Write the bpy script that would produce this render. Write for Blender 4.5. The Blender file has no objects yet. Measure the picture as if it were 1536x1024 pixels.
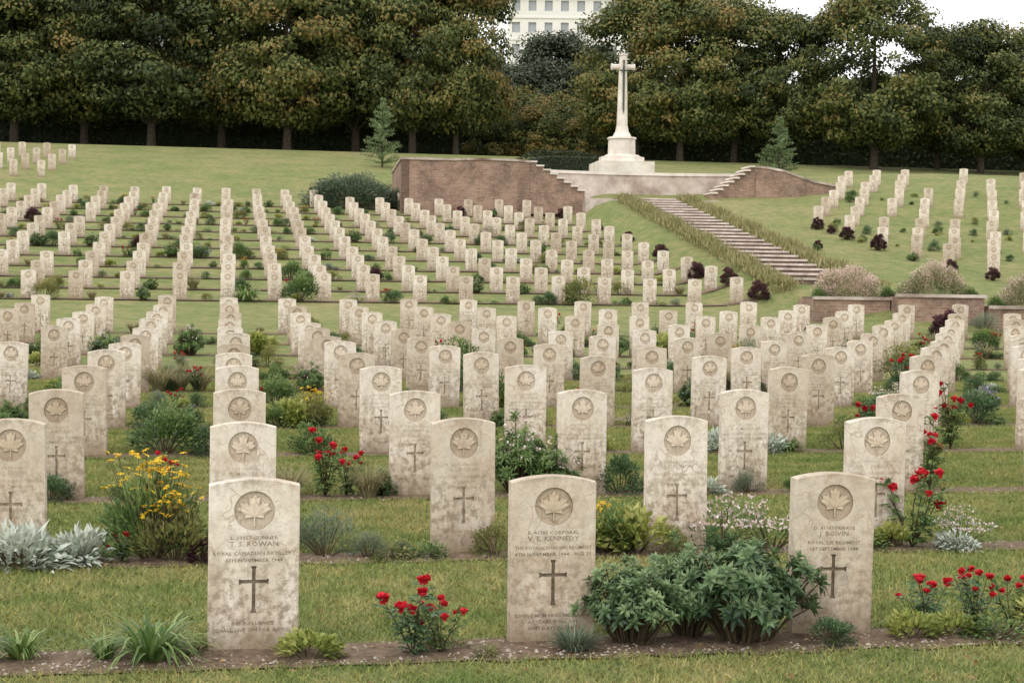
import bpy, math, random
import numpy as np
from mathutils import Vector, Matrix
from mathutils.geometry import tessellate_polygon

rng = np.random.default_rng(11)
random.seed(5)
scene = bpy.context.scene
TH = math.radians(10.5); CT, ST = math.cos(TH), math.sin(TH)

def uv2xy(u, v): return u*CT - v*ST, u*ST + v*CT
def ss(x, a, b):
    t = np.clip((x-a)/(b-a), 0, 1); return t*t*(3-2*t)

# stair / terrace frame
OX, OY, OZ = 6.15, 69.5, 5.2
AX, AY = -0.1205, 0.9927      # forward
BX, BY = AY, -AX              # right
STL, STR = 23.7, 3.6
def pq2xy(p, q): return OX + BX*p + AX*q, OY + BY*p + AY*q

PV = [-100, 0, 6.7, 9.2, 11.7, 14.2, 24, 27, 29.2, 31.7, 34.2, 39, 42.7, 46, 50, 56, 63, 70, 78, 90, 103, 112, 130, 400, 3000]
PZ = [0, 0, 0, -.05, -.05, -.01, 0.0, .06, .13, .22, .34, .62, .90, 1.26, 1.78, 2.62, 3.60, 4.60, 5.85, 8.0, 9.75, 10.35, 11, 11, 11]
def H(x, y):
    x = np.asarray(x, float); y = np.asarray(y, float)
    u = x*CT + y*ST; v = -x*ST + y*CT
    z = np.interp(v, PV, PZ)
    z = z + (0.6+0.3*ss(v, 50, 68))*ss(u, 15, 17.3)*ss(v, 35.5, 39)*(1-ss(v, 74, 96))
    z = z + .07*np.clip(u-20, 0, 16)*ss(v, 50, 66)*(1-ss(v, 70, 92))
    p = (x-OX)*BX + (y-OY)*BY; q = (x-OX)*AX + (y-OY)*AY
    w = (1-ss(np.abs(p), 1.3, 3.6))*ss(q, -STL-2, -STL)*(1-ss(q, 0.5, 3))
    line = OZ - .06 + np.clip(q, -STL, 0)*(STR/STL)
    return z*(1-w) + line*w
def h(x, y): return float(H(x, y))

# ---------------------------------------------------------------- materials
def newmat(name):
    m = bpy.data.materials.new(name); m.use_nodes = True
    nt = m.node_tree; nt.nodes.clear()
    out = nt.nodes.new('ShaderNodeOutputMaterial')
    b = nt.nodes.new('ShaderNodeBsdfPrincipled')
    nt.links.new(b.outputs[0], out.inputs[0])
    b.inputs['Roughness'].default_value = .85
    b.inputs['Specular IOR Level'].default_value = .25
    return m, nt, b, out
def N(nt, t, **k):
    n = nt.nodes.new(t)
    for a, b in k.items(): setattr(n, a, b)
    return n
def ramp(nt, stops, fac=None, interp='LINEAR'):
    r = N(nt, 'ShaderNodeValToRGB'); cr = r.color_ramp; cr.interpolation = interp
    while len(cr.elements) < len(stops): cr.elements.new(.5)
    for e, (p, c) in zip(cr.elements, stops):
        e.position = p; e.color = (c[0], c[1], c[2], 1) if not isinstance(c, (int, float)) else (c, c, c, 1)
    if fac is not None: nt.links.new(fac, r.inputs[0])
    return r.outputs[0]
def noise(nt, vec, scale, detail=4, rough=.55, dist=0):
    n = N(nt, 'ShaderNodeTexNoise'); n.inputs['Scale'].default_value = scale
    n.inputs['Detail'].default_value = detail; n.inputs['Roughness'].default_value = rough
    n.inputs['Distortion'].default_value = dist
    if vec is not None: nt.links.new(vec, n.inputs['Vector'])
    return n.outputs[0]
def mix(nt, fac, a, b, mode='MIX'):
    m = N(nt, 'ShaderNodeMix', data_type='RGBA', blend_type=mode)
    for s, val in ((m.inputs[0], fac), (m.inputs[6], a), (m.inputs[7], b)):
        if hasattr(val, 'is_linked') or hasattr(val, 'links'): nt.links.new(val, s)
        elif isinstance(val, (int, float)): s.default_value = val
        else: s.default_value = (*val, 1)
    return m.outputs[2]
def math_(nt, op, a, b=0.0, clamp=False):
    m = N(nt, 'ShaderNodeMath', operation=op); m.use_clamp = clamp
    for s, val in ((m.inputs[0], a), (m.inputs[1], b)):
        if hasattr(val, 'links'): nt.links.new(val, s)
        else: s.default_value = val
    return m.outputs[0]
def bump(nt, bsdf, height, strength, dist):
    b = N(nt, 'ShaderNodeBump'); b.inputs['Strength'].default_value = strength
    b.inputs['Distance'].default_value = dist
    nt.links.new(height, b.inputs['Height']); nt.links.new(b.outputs[0], bsdf.inputs['Normal'])

def grass_color(nt):
    geo = N(nt, 'ShaderNodeNewGeometry'); P = geo.outputs['Position']
    a = noise(nt, P, .45, 5, .6); b = noise(nt, P, 3.2, 4, .6); c = noise(nt, P, 38, 3, .6); d = noise(nt, P, .16, 4, .6)
    base = ramp(nt, [(.32, (.125, .190, .052)), (.5, (.212, .245, .086)), (.68, (.335, .302, .138))], a)
    b2 = ramp(nt, [(.35, (.115, .182, .052)), (.65, (.355, .318, .155))], b)
    c1 = mix(nt, .5, base, b2)
    dry = math_(nt, 'MULTIPLY', ramp(nt, [(.50, 0.0), (.66, .6)], d), ramp(nt, [(.4, .3), (.6, 1.0)], b))
    c1 = mix(nt, dry, c1, (.38, .31, .17))
    c2 = ramp(nt, [(.3, (.64, .64, .62)), (.7, (1.28, 1.26, 1.2))], c)
    return mix(nt, 1.0, c1, c2, 'MULTIPLY'), P, c

def mat_ground():
    m, nt, b, out = newmat('lawn_ground')
    col, P, c = grass_color(nt)
    nt.links.new(col, b.inputs['Base Color'])
    f = noise(nt, P, 12, 6, .7)
    bump(nt, b, math_(nt, 'ADD', c, f), .8, .05)
    b.inputs['Roughness'].default_value = 1
    return m
def mat_blade():
    m, nt, b, out = newmat('grass_blade')
    col, P, c = grass_color(nt)
    at = N(nt, 'ShaderNodeAttribute', attribute_name='tint')
    v = ramp(nt, [(0, (.78, .90, .70)), (.6, (1.15, 1.18, 1.05)), (.85, (1.4, 1.28, 1.2)), (1, (2.0, 1.55, 1.3))], at.outputs['Fac'])
    c2 = mix(nt, 1.0, col, v, 'MULTIPLY')
    nt.links.new(c2, b.inputs['Base Color'])
    return m
def mat_leaf(name, stops, trans=.25, rough=.6, spec=.3, gain=1.0):
    m, nt, b, out = newmat(name)
    at = N(nt, 'ShaderNodeAttribute', attribute_name='tint')
    oi = N(nt, 'ShaderNodeObjectInfo')
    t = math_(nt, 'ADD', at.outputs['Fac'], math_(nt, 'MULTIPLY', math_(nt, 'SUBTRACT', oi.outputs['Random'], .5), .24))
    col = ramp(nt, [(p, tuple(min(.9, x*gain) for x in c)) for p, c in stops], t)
    nt.links.new(col, b.inputs['Base Color'])
    b.inputs['Roughness'].default_value = rough; b.inputs['Specular IOR Level'].default_value = spec
    if trans > 0:
        tr = N(nt, 'ShaderNodeBsdfTranslucent'); nt.links.new(col, tr.inputs[0])
        ms = N(nt, 'ShaderNodeMixShader'); ms.inputs[0].default_value = trans
        nt.links.new(b.outputs[0], ms.inputs[1]); nt.links.new(tr.outputs[0], ms.inputs[2])
        nt.links.new(ms.outputs[0], out.inputs[0])
    return m
def mat_noisy(name, c1, c2, scale, rough=.9, bs=.3, bd=.02, detail=6):
    m, nt, b, out = newmat(name)
    geo = N(nt, 'ShaderNodeNewGeometry'); f = noise(nt, geo.outputs['Position'], scale, detail, .65)
    nt.links.new(ramp(nt, [(.32, c1), (.68, c2)], f), b.inputs['Base Color'])
    b.inputs['Roughness'].default_value = rough
    bump(nt, b, f, bs, bd)
    return m

def mat_stone(name, dark=1.0):
    m, nt, b, out = newmat(name)
    tc = N(nt, 'ShaderNodeTexCoord'); oi = N(nt, 'ShaderNodeObjectInfo')
    off = N(nt, 'ShaderNodeVectorMath', operation='SCALE'); off.inputs[0].default_value = (17, 31, 23)
    nt.links.new(oi.outputs['Random'], off.inputs[3])
    add = N(nt, 'ShaderNodeVectorMath', operation='ADD')
    nt.links.new(tc.outputs['Object'], add.inputs[0]); nt.links.new(off.outputs[0], add.inputs[1])
    V = add.outputs[0]
    sep = N(nt, 'ShaderNodeSeparateXYZ'); nt.links.new(tc.outputs['Object'], sep.inputs[0]); Z = sep.outputs[2]
    n1 = noise(nt, V, 4, 6, .6, .4); n2 = noise(nt, V, 22, 8, .7); n3 = noise(nt, V, 120, 3, .6)
    base = ramp(nt, [(.3, (.70, .60, .49)), (.5, (.83, .75, .65)), (.72, (.88, .82, .74))], n1)
    rnd = ramp(nt, [(0, (.72, .67, .61)), (.2, (.88, .85, .81)), (.5, (1.0, .985, .97)), (1, (1.04, 1.04, 1.04))], oi.outputs['Random'])
    base = mix(nt, 1.0, base, rnd, 'MULTIPLY')
    mp = N(nt, 'ShaderNodeMapping'); mp.inputs['Scale'].default_value = (16, 16, 2.2); nt.links.new(V, mp.inputs[0])
    st = noise(nt, mp.outputs[0], 1.0, 5, .65, .3)
    low = ramp(nt, [(0, 1.0), (.20, .95), (.42, .55), (.56, .22), (.68, .18), (.78, .6)], Z)
    amt = math_(nt, 'MULTIPLY', ramp(nt, [(.36, 0.0), (.62, 1.0)], st), low)
    base = mix(nt, math_(nt, 'MULTIPLY', amt, .75), base, (.44, .34, .24))
    bl = math_(nt, 'MULTIPLY', ramp(nt, [(.46, 0.0), (.59, 1.0)], n2), low)
    base = mix(nt, math_(nt, 'MULTIPLY', bl, .88), base, (.27, .205, .14))
    sp = ramp(nt, [(.60, 0.0), (.68, .55)], noise(nt, V, 60, 4, .7))
    base = mix(nt, sp, base, (.42, .35, .27))
    gp = math_(nt, 'MULTIPLY', ramp(nt, [(.52, 0.0), (.67, .55)], noise(nt, V, 9, 8, .75)), ramp(nt, [(.2, 1.0), (.7, .2)], oi.outputs['Random']))
    base = mix(nt, gp, base, (.38, .335, .28))
    ft = math_(nt, 'ADD', Z, math_(nt, 'MULTIPLY', n2, .14))
    foot = ramp(nt, [(.06, 1.0), (.23, 0.0)], ft)
    base = mix(nt, math_(nt, 'MULTIPLY', foot, .8), base, (.23, .175, .105))
    tp = math_(nt, 'ADD', Z, math_(nt, 'MULTIPLY', n2, .06))
    top = ramp(nt, [(.762, 0.0), (.797, 1.0)], tp)
    base = mix(nt, math_(nt, 'MULTIPLY', top, .6), base, (.33, .28, .21))
    vo = N(nt, 'ShaderNodeTexVoronoi', feature='DISTANCE_TO_EDGE'); vo.inputs['Scale'].default_value = 7
    wv = N(nt, 'ShaderNodeVectorMath', operation='ADD')
    nn = N(nt, 'ShaderNodeTexNoise'); nn.inputs['Scale'].default_value = 6; nt.links.new(V, nn.inputs['Vector'])
    sc = N(nt, 'ShaderNodeVectorMath', operation='SCALE'); sc.inputs[3].default_value = .35; nt.links.new(nn.outputs['Color'], sc.inputs[0])
    nt.links.new(V, wv.inputs[0]); nt.links.new(sc.outputs[0], wv.inputs[1]); nt.links.new(wv.outputs[0], vo.inputs['Vector'])
    vein = ramp(nt, [(0.0, 1.0), (.035, 0.0)], vo.outputs['Distance'])
    vein = math_(nt, 'MULTIPLY', vein, ramp(nt, [(.40, 0.0), (.56, .7)], noise(nt, V, 5, 2)))
    base = mix(nt, vein, base, (.42, .30, .20))
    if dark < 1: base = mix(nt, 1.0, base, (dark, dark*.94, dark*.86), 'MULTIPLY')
    nt.links.new(base, b.inputs['Base Color'])
    b.inputs['Roughness'].default_value = .9
    bump(nt, b, math_(nt, 'ADD', n2, n3), .4, .005)
    return m

def mat_brick(name):
    m, nt, b, out = newmat(name)
    uv = N(nt, 'ShaderNodeUVMap'); geo = N(nt, 'ShaderNodeNewGeometry')
    br = N(nt, 'ShaderNodeTexBrick'); nt.links.new(uv.outputs[0], br.inputs['Vector'])
    br.inputs['Scale'].default_value = 1; br.inputs['Brick Width'].default_value = .25
    br.inputs['Row Height'].default_value = .075; br.inputs['Mortar Size'].default_value = .008
    br.inputs['Color1'].default_value = (.27, .150, .105, 1)
    br.inputs['Color2'].default_value = (.38, .24, .175, 1)
    br.inputs['Mortar'].default_value = (.36, .30, .25, 1)
    n = noise(nt, geo.outputs['Position'], 1.3, 6, .7); n2 = noise(nt, geo.outputs['Position'], 9, 6, .7)
    c = mix(nt, ramp(nt, [(.45, 0.0), (.68, .8)], n), br.outputs[0], (.12, .08, .06))
    c = mix(nt, ramp(nt, [(.5, 0.0), (.7, .5)], n2), c, (.42, .34, .28))
    nt.links.new(c, b.inputs['Base Color'])
    bump(nt, b, br.outputs[1], -.5, .01)
    return m

M_ground = mat_ground(); M_blade = mat_blade()
M_stone = mat_stone('limestone'); M_relief = mat_stone('limestone_relief', .94); M_recess_shade = mat_stone('limestone_recess_shade', .76); M_carve_shade = mat_stone('carving_shade', .42)  # recess and letter copies darkened: shade of the carving put into the colour
M_soil = mat_noisy('soil', (.10, .068, .045), (.27, .195, .135), 26, 1, .9, .03)
M_peb = mat_noisy('pebble', (.25, .2, .16), (.6, .54, .46), 60)
M_bark = mat_noisy('bark', (.035, .028, .02), (.10, .08, .06), 6, 1, .6, .05)
M_stem = mat_noisy('stem', (.05, .04, .022), (.12, .09, .05), 40)
M_pale = mat_noisy('pale_stone', (.58, .51, .44), (.83, .77, .70), 1.6, .9, .2, .02)
M_palew = mat_noisy('weathered_stone', (.20, .13, .10), (.68, .60, .53), .9, .9, .3, .02, 9)
M_curve = mat_noisy('curved_wall_stone', (.30, .22, .18), (.80, .70, .63), .8, .9, .3, .02, 9)
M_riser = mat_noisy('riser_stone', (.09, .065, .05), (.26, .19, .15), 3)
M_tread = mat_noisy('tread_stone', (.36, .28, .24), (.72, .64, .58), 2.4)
M_brick = mat_brick('old_brick'); M_bronze = mat_noisy('bronze', (.05, .06, .05), (.10, .11, .09), 20, .5)

L = mat_leaf
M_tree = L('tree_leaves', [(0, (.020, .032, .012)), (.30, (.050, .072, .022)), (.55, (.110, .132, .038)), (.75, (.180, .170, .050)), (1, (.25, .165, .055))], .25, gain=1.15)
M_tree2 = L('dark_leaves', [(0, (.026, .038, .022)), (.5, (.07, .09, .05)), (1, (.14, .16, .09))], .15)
M_hedge = L('hedge_leaves', [(0, (.012, .02, .009)), (.6, (.035, .05, .018)), (1, (.07, .085, .03))], .1)
M_green = L('green_leaves', [(0, (.03, .06, .018)), (.5, (.085, .14, .04)), (1, (.18, .23, .08))], .25, .45, .4, 1.5)
M_dgreen = L('deep_leaves', [(0, (.018, .04, .018)), (.5, (.06, .11, .045)), (1, (.14, .21, .095))], .2, .4, .4, 1.45)
M_peony = L('peony_leaves', [(0, (.03, .06, .03)), (.45, (.10, .17, .07)), (1, (.30, .40, .19))], .2, .4, .4)
M_lime = L('lime_leaves', [(0, (.14, .18, .035)), (.5, (.32, .36, .09)), (1, (.58, .56, .22))], .3)
M_olive = L('olive_leaves', [(0, (.10, .12, .04)), (.5, (.23, .24, .08)), (1, (.38, .34, .14))], .3, .6, .3, 1.1)
M_straw = L('straw_blades', [(0, (.16, .17, .07)), (.5, (.32, .29, .15)), (1, (.50, .42, .26))], .25)
M_border = L('border_blades', [(0, (.12, .16, .05)), (.5, (.30, .28, .12)), (1, (.50, .40, .22))], .25)
M_strap = L('strap_leaves', [(0, (.08, .15, .035)), (.5, (.19, .28, .08)), (1, (.35, .43, .18))], .3, .4, .4)
M_silver = L('silver_leaves', [(0, (.25, .30, .23)), (.5, (.47, .52, .43)), (1, (.68, .71, .63))], .1)
M_gray = L('graygreen_leaves', [(0, (.07, .10, .065)), (.5, (.16, .205, .13)), (1, (.30, .35, .24))], .15)
M_purple = L('barberry_leaves', [(0, (.035, .014, .02)), (.5, (.11, .042, .055)), (.8, (.20, .10, .09)), (1, (.20, .17, .08))], .15)
M_red = L('red_petals', [(0, (.36, .004, .014)), (.5, (.66, .014, .035)), (1, (.82, .07, .09))], .2)
M_yel = L('yellow_petals', [(0, (.70, .40, .01)), (1, (.88, .64, .04))], .2)
M_pink = L('pink_petals', [(0, (.60, .36, .37)), (.6, (.80, .66, .64)), (1, (.88, .83, .8))], .2)
M_mauve = L('mauve_petals', [(0, (.3, .26, .45)), (1, (.55, .5, .68))], .2)
M_brownfl = L('heather_flowers', [(0, (.15, .20, .07)), (.36, (.28, .33, .14)), (.5, (.62, .46, .38)), (1, (.88, .70, .64))], .1)
M_larch = L('larch_needles', [(0, (.08, .13, .055)), (.5, (.20, .27, .12)), (1, (.36, .43, .22))], .3)
M_dead = L('fallen_leaf', [(0, (.15, .08, .03)), (1, (.34, .22, .09))], .1)

# ---------------------------------------------------------------- mesh builder
class MB:
    def __init__(s): s.v = []; s.f = []; s.m = []; s.t = []; s.n = 0
    def add(s, V, F, mat=0, tint=.5):
        V = np.asarray(V, float).reshape(-1, 3)
        s.v.append(V)
        s.t.append(np.broadcast_to(np.asarray(tint, float), (len(V),)).copy())
        n = s.n
        if isinstance(F, np.ndarray): F = (F+n).tolist()
        else: F = [[i+n for i in f] for f in F]
        s.f.extend(F); s.m.extend([mat]*len(F)); s.n += len(V)
    def build(s, name, mats, smooth=False):
        me = bpy.data.meshes.new(name)
        me.from_pydata(np.concatenate(s.v).tolist(), [], s.f)
        for m in mats: me.materials.append(m)
        me.polygons.foreach_set('material_index', s.m)
        if smooth: me.polygons.foreach_set('use_smooth', [True]*len(s.f))
        a = me.attributes.new('tint', 'FLOAT', 'POINT'); a.data.foreach_set('value', np.concatenate(s.t).astype(np.float32))
        me.update(); return me
def obj(name, me, loc=(0, 0, 0), rz=0, sc=1, rx=0, ry=0):
    o = bpy.data.objects.new(name, me); o.location = loc; o.rotation_euler = (rx, ry, rz)
    o.scale = sc if hasattr(sc, '__len__') else (sc, sc, sc)
    scene.collection.objects.link(o); return o
def nrm(a): return a/np.maximum(np.linalg.norm(a, axis=-1, keepdims=True), 1e-9)
def runit(n): return nrm(rng.normal(size=(n, 3)))
def leaves(mb, P, D, Nn, Ls, Ws, mat, tint, fold=.18, droop=.15):
    n = len(P); D = nrm(D); S = nrm(np.cross(D, Nn)); N2 = np.cross(S, D)
    Ls = np.broadcast_to(Ls, (n,))[:, None]; Ws = np.broadcast_to(Ws, (n,))[:, None]
    v1 = P + D*Ls*.42 + S*Ws*.5 + N2*Ws*fold
    v3 = P + D*Ls*.42 - S*Ws*.5 + N2*Ws*fold
    v2 = P + D*Ls - N2*Ls*droop; v4 = P + D*Ls*.45
    V = np.stack([P, v1, v2, v3, v4], 1).reshape(-1, 3)
    b = (np.arange(n)*5)[:, None]
    F = np.concatenate([b+np.array([0, 1, 2, 4]), b+np.array([0, 4, 2, 3])], 0)
    mb.add(V, F, mat, np.repeat(np.broadcast_to(tint, (n,)), 5))
def quads(mb, C, D, Nn, Ls, Ws, mat, tint):
    n = len(C); D = nrm(D); S = nrm(np.cross(D, Nn))
    Ls = np.broadcast_to(Ls, (n,))[:, None]; Ws = np.broadcast_to(Ws, (n,))[:, None]
    V = np.stack([C-D*Ls*.5, C+S*Ws*.5, C+D*Ls*.5, C-S*Ws*.5], 1).reshape(-1, 3)
    F = (np.arange(n)*4)[:, None]+np.arange(4)
    mb.add(V, F, mat, np.repeat(np.broadcast_to(tint, (n,)), 4))
def tube(mb, pts, rad, sides=6, mat=0, tint=.5):
    pts = np.asarray(pts, float); k = len(pts); V = []
    for i in range(k):
        d = pts[min(i+1, k-1)]-pts[max(i-1, 0)]; d = d/max(np.linalg.norm(d), 1e-9)
        a = np.cross(d, [0, 0, 1.0]) if abs(d[2]) < .95 else np.cross(d, [1.0, 0, 0])
        a /= np.linalg.norm(a); b = np.cross(d, a)
        for j in range(sides):
            t = 2*math.pi*j/sides; V.append(pts[i]+rad[i]*(math.cos(t)*a+math.sin(t)*b))
    F = [[i*sides+j, i*sides+(j+1) % sides, (i+1)*sides+(j+1) % sides, (i+1)*sides+j] for i in range(k-1) for j in range(sides)]
    mb.add(V, F, mat, tint)
def box(mb, x0, x1, y0, y1, z0, z1, mat=0):
    V = [(x0, y0, z0), (x1, y0, z0), (x1, y1, z0), (x0, y1, z0), (x0, y0, z1), (x1, y0, z1), (x1, y1, z1), (x0, y1, z1)]
    mb.add(V, [[0, 3, 2, 1], [4, 5, 6, 7], [0, 1, 5, 4], [1, 2, 6, 5], [2, 3, 7, 6], [3, 0, 4, 7]], mat)

# ---------------------------------------------------------------- ground
def axis(lo, a, b, hi, step):
    mid = np.arange(a, b+.01, step)
    l = []; x = a; s = step
    while x > lo: s *= 1.35; x -= s; l.append(x)
    r = []; x = mid[-1]; s = step
    while x < hi: s *= 1.35; x += s; r.append(x)
    return np.array(l[::-1]+mid.tolist()+r)
xs = axis(-1500, -48, 52, 1500, .6); ys = axis(-300, -2, 135, 2600, .6)
X, Y = np.meshgrid(xs, ys); Z = H(X, Y)
V = np.stack([X, Y, Z], -1).reshape(-1, 3); nx, ny = len(xs), len(ys)
i, j = np.meshgrid(np.arange(nx-1), np.arange(ny-1)); b0 = (j*nx+i).ravel()
F = np.stack([b0, b0+1, b0+nx+1, b0+nx], 1)
mb = MB(); mb.add(V, F); obj('ground', mb.build('ground', [M_ground], True))

# ---------------------------------------------------------------- rows
R0, RS, C0, CS = 6.7, 2.5, .128, 1.300
low_rows = [R0+RS*k for k in range(12)]
up_rows = [42.7+RS*k for k in range(12)]
def strip(mb, u0, u1, v0, v1, dz, step=.4):
    n = max(2, int((u1-u0)/step)); us = np.linspace(u0, u1, n)
    vs = np.linspace(v0, v1, 4); V = []
    for jv, vv in enumerate(vs):
        for uu in us:
            wob = rng.normal()*.02 if jv in (0, 3) else 0
            x, y = uv2xy(uu, vv+wob); V.append((x, y, h(x, y)+dz+(rng.uniform(-.004, .012) if jv in (1, 2) else -.004)))
    F = [[j*n+i, j*n+i+1, (j+1)*n+i+1, (j+1)*n+i] for j in range(3) for i in range(n-1)]
    mb.add(V, F)
BF = [.33, .28] + [.22]*10
mb = MB()
for n, v in enumerate(low_rows): strip(mb, -8, 18, v-BF[n], v+.08, .012, .12)
for v in up_rows: strip(mb, -16, 15, v-.22, v+.08, .035, .5)
obj('flower_bed_soil', mb.build('flower_bed_soil', [M_soil], True))
mb = MB()
for v, n in ((low_rows[0], 2600), (low_rows[1], 900), (low_rows[2], 500)):
    for k in range(n):
        u = rng.uniform(-4, 7); x, y = uv2xy(u, v+rng.uniform(-.33, .06)); z = h(x, y)+.014
        r = rng.uniform(.002, .006)*(1+rng.random()*1.1)
        P = np.array([(1, 0, 0), (.2, 1, 0), (-1, .1, 0), (-.1, -1, 0), (0, 0, .8)])*r*rng.uniform(.7, 1.3, (5, 1))+[x, y, z]
        mb.add(P, [[0, 1, 4], [1, 2, 4], [2, 3, 4], [3, 0, 4]])
obj('bed_gravel', mb.build('bed_gravel', [M_peb]))

# grass blades patches
def patch(name, n, hmin, hmax):
    mb = MB(); P = np.zeros((n, 3)); P[:, :2] = rng.uniform(-.27, .27, (n, 2))
    lean = rng.normal(size=(n, 3))*.5; lean[:, 2] = 1; D = nrm(lean)
    Ln = rng.uniform(hmin, hmax, n); Wd = rng.uniform(.003, .0065, n)
    S = nrm(np.cross(D, runit(n))); tip = P+D*Ln[:, None]; tip[:, :2] += lean[:, :2]*Ln[:, None]*.4
    V = np.stack([P-S*Wd[:, None]*.5, P+S*Wd[:, None]*.5, tip], 1).reshape(-1, 3)
    F = [[3*i, 3*i+1, 3*i+2] for i in range(n)]
    mb.add(V, F, 0, np.repeat(rng.random(n), 3)); return mb.build(name, [M_blade])
pm = [patch('grass_patch', 1500, .018, .046) for k in range(3)]
cells = [[] for _ in pm]
strips = [(low_rows[0]-.33-.25-.5*k) for k in range(4)]
for n in range(8):
    a, b_ = low_rows[n]+.10, low_rows[n+1]-BF[n+1]
    strips += list(np.linspace(a+.24, b_-.24, 5 if n > 0 else 4))
for v in strips:
    for u in np.arange(-10, 20, .5):
        x, y = uv2xy(u, v)
        if y < 4.5 or y > 26 or abs(x) > .345*y+1.0: continue
        cells[rng.integers(3)].append((u, v))
for k, (me, cl) in enumerate(zip(pm, cells)):
    V = []; F = []
    for (u, v) in cl:
        c = [(-.05, -.05), (.05, -.05), (.05, .05), (-.05, .05)]; r = rng.integers(4); c = c[r:]+c[:r]
        b = len(V)
        for du, dv in c:
            x, y = uv2xy(u+du, v+dv); V.append((x, y, h(x, y)+.001))
        F.append([b, b+1, b+2, b+3])
    mi = bpy.data.meshes.new('lawn_grass'); mi.from_pydata(V, [], F)
    par = obj('lawn_grass', mi); par.instance_type = 'FACES'; par.show_instancer_for_render = False; par.show_instancer_for_viewport = False
    ch = obj('grass_patch', me); ch.parent = par
mb = MB(); n = 1100; P = []
while len(P) < n:
    y = 5.8+rng.random()**1.5*24; x = rng.uniform(-.35, .35)*y; P.append((x, y, h(x, y)+.03+rng.random()*.012))
P = np.array(P); leaves(mb, P, rng.normal(size=(n, 3))*[1, 1, .2], runit(n)*.4+[0, 0, 1], rng.uniform(.015, .04, n), rng.uniform(.01, .025, n), 0, rng.random(n))
obj('fallen_leaves', mb.build('fallen_leaves', [M_dead]))

# ---------------------------------------------------------------- headstones
def text_mesh(body, size, maxw):
    cu = bpy.data.curves.new('t', 'FONT'); cu.body = body; cu.size = size; cu.align_x = 'CENTER'; cu.resolution_u = 1; cu.offset = .0003
    o = bpy.data.objects.new('t', cu); scene.collection.objects.link(o)
    dg = bpy.context.evaluated_depsgraph_get(); me = bpy.data.meshes.new_from_object(o.evaluated_get(dg))
    V = np.array([v.co[:] for v in me.vertices]); F = [list(p.vertices) for p in me.polygons]
    bpy.data.objects.remove(o); bpy.data.curves.remove(cu); bpy.data.meshes.remove(me)
    w = V[:, 0].max()-V[:, 0].min()
    V[:, 0] *= min(1.15, maxw/w); return V, F
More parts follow.
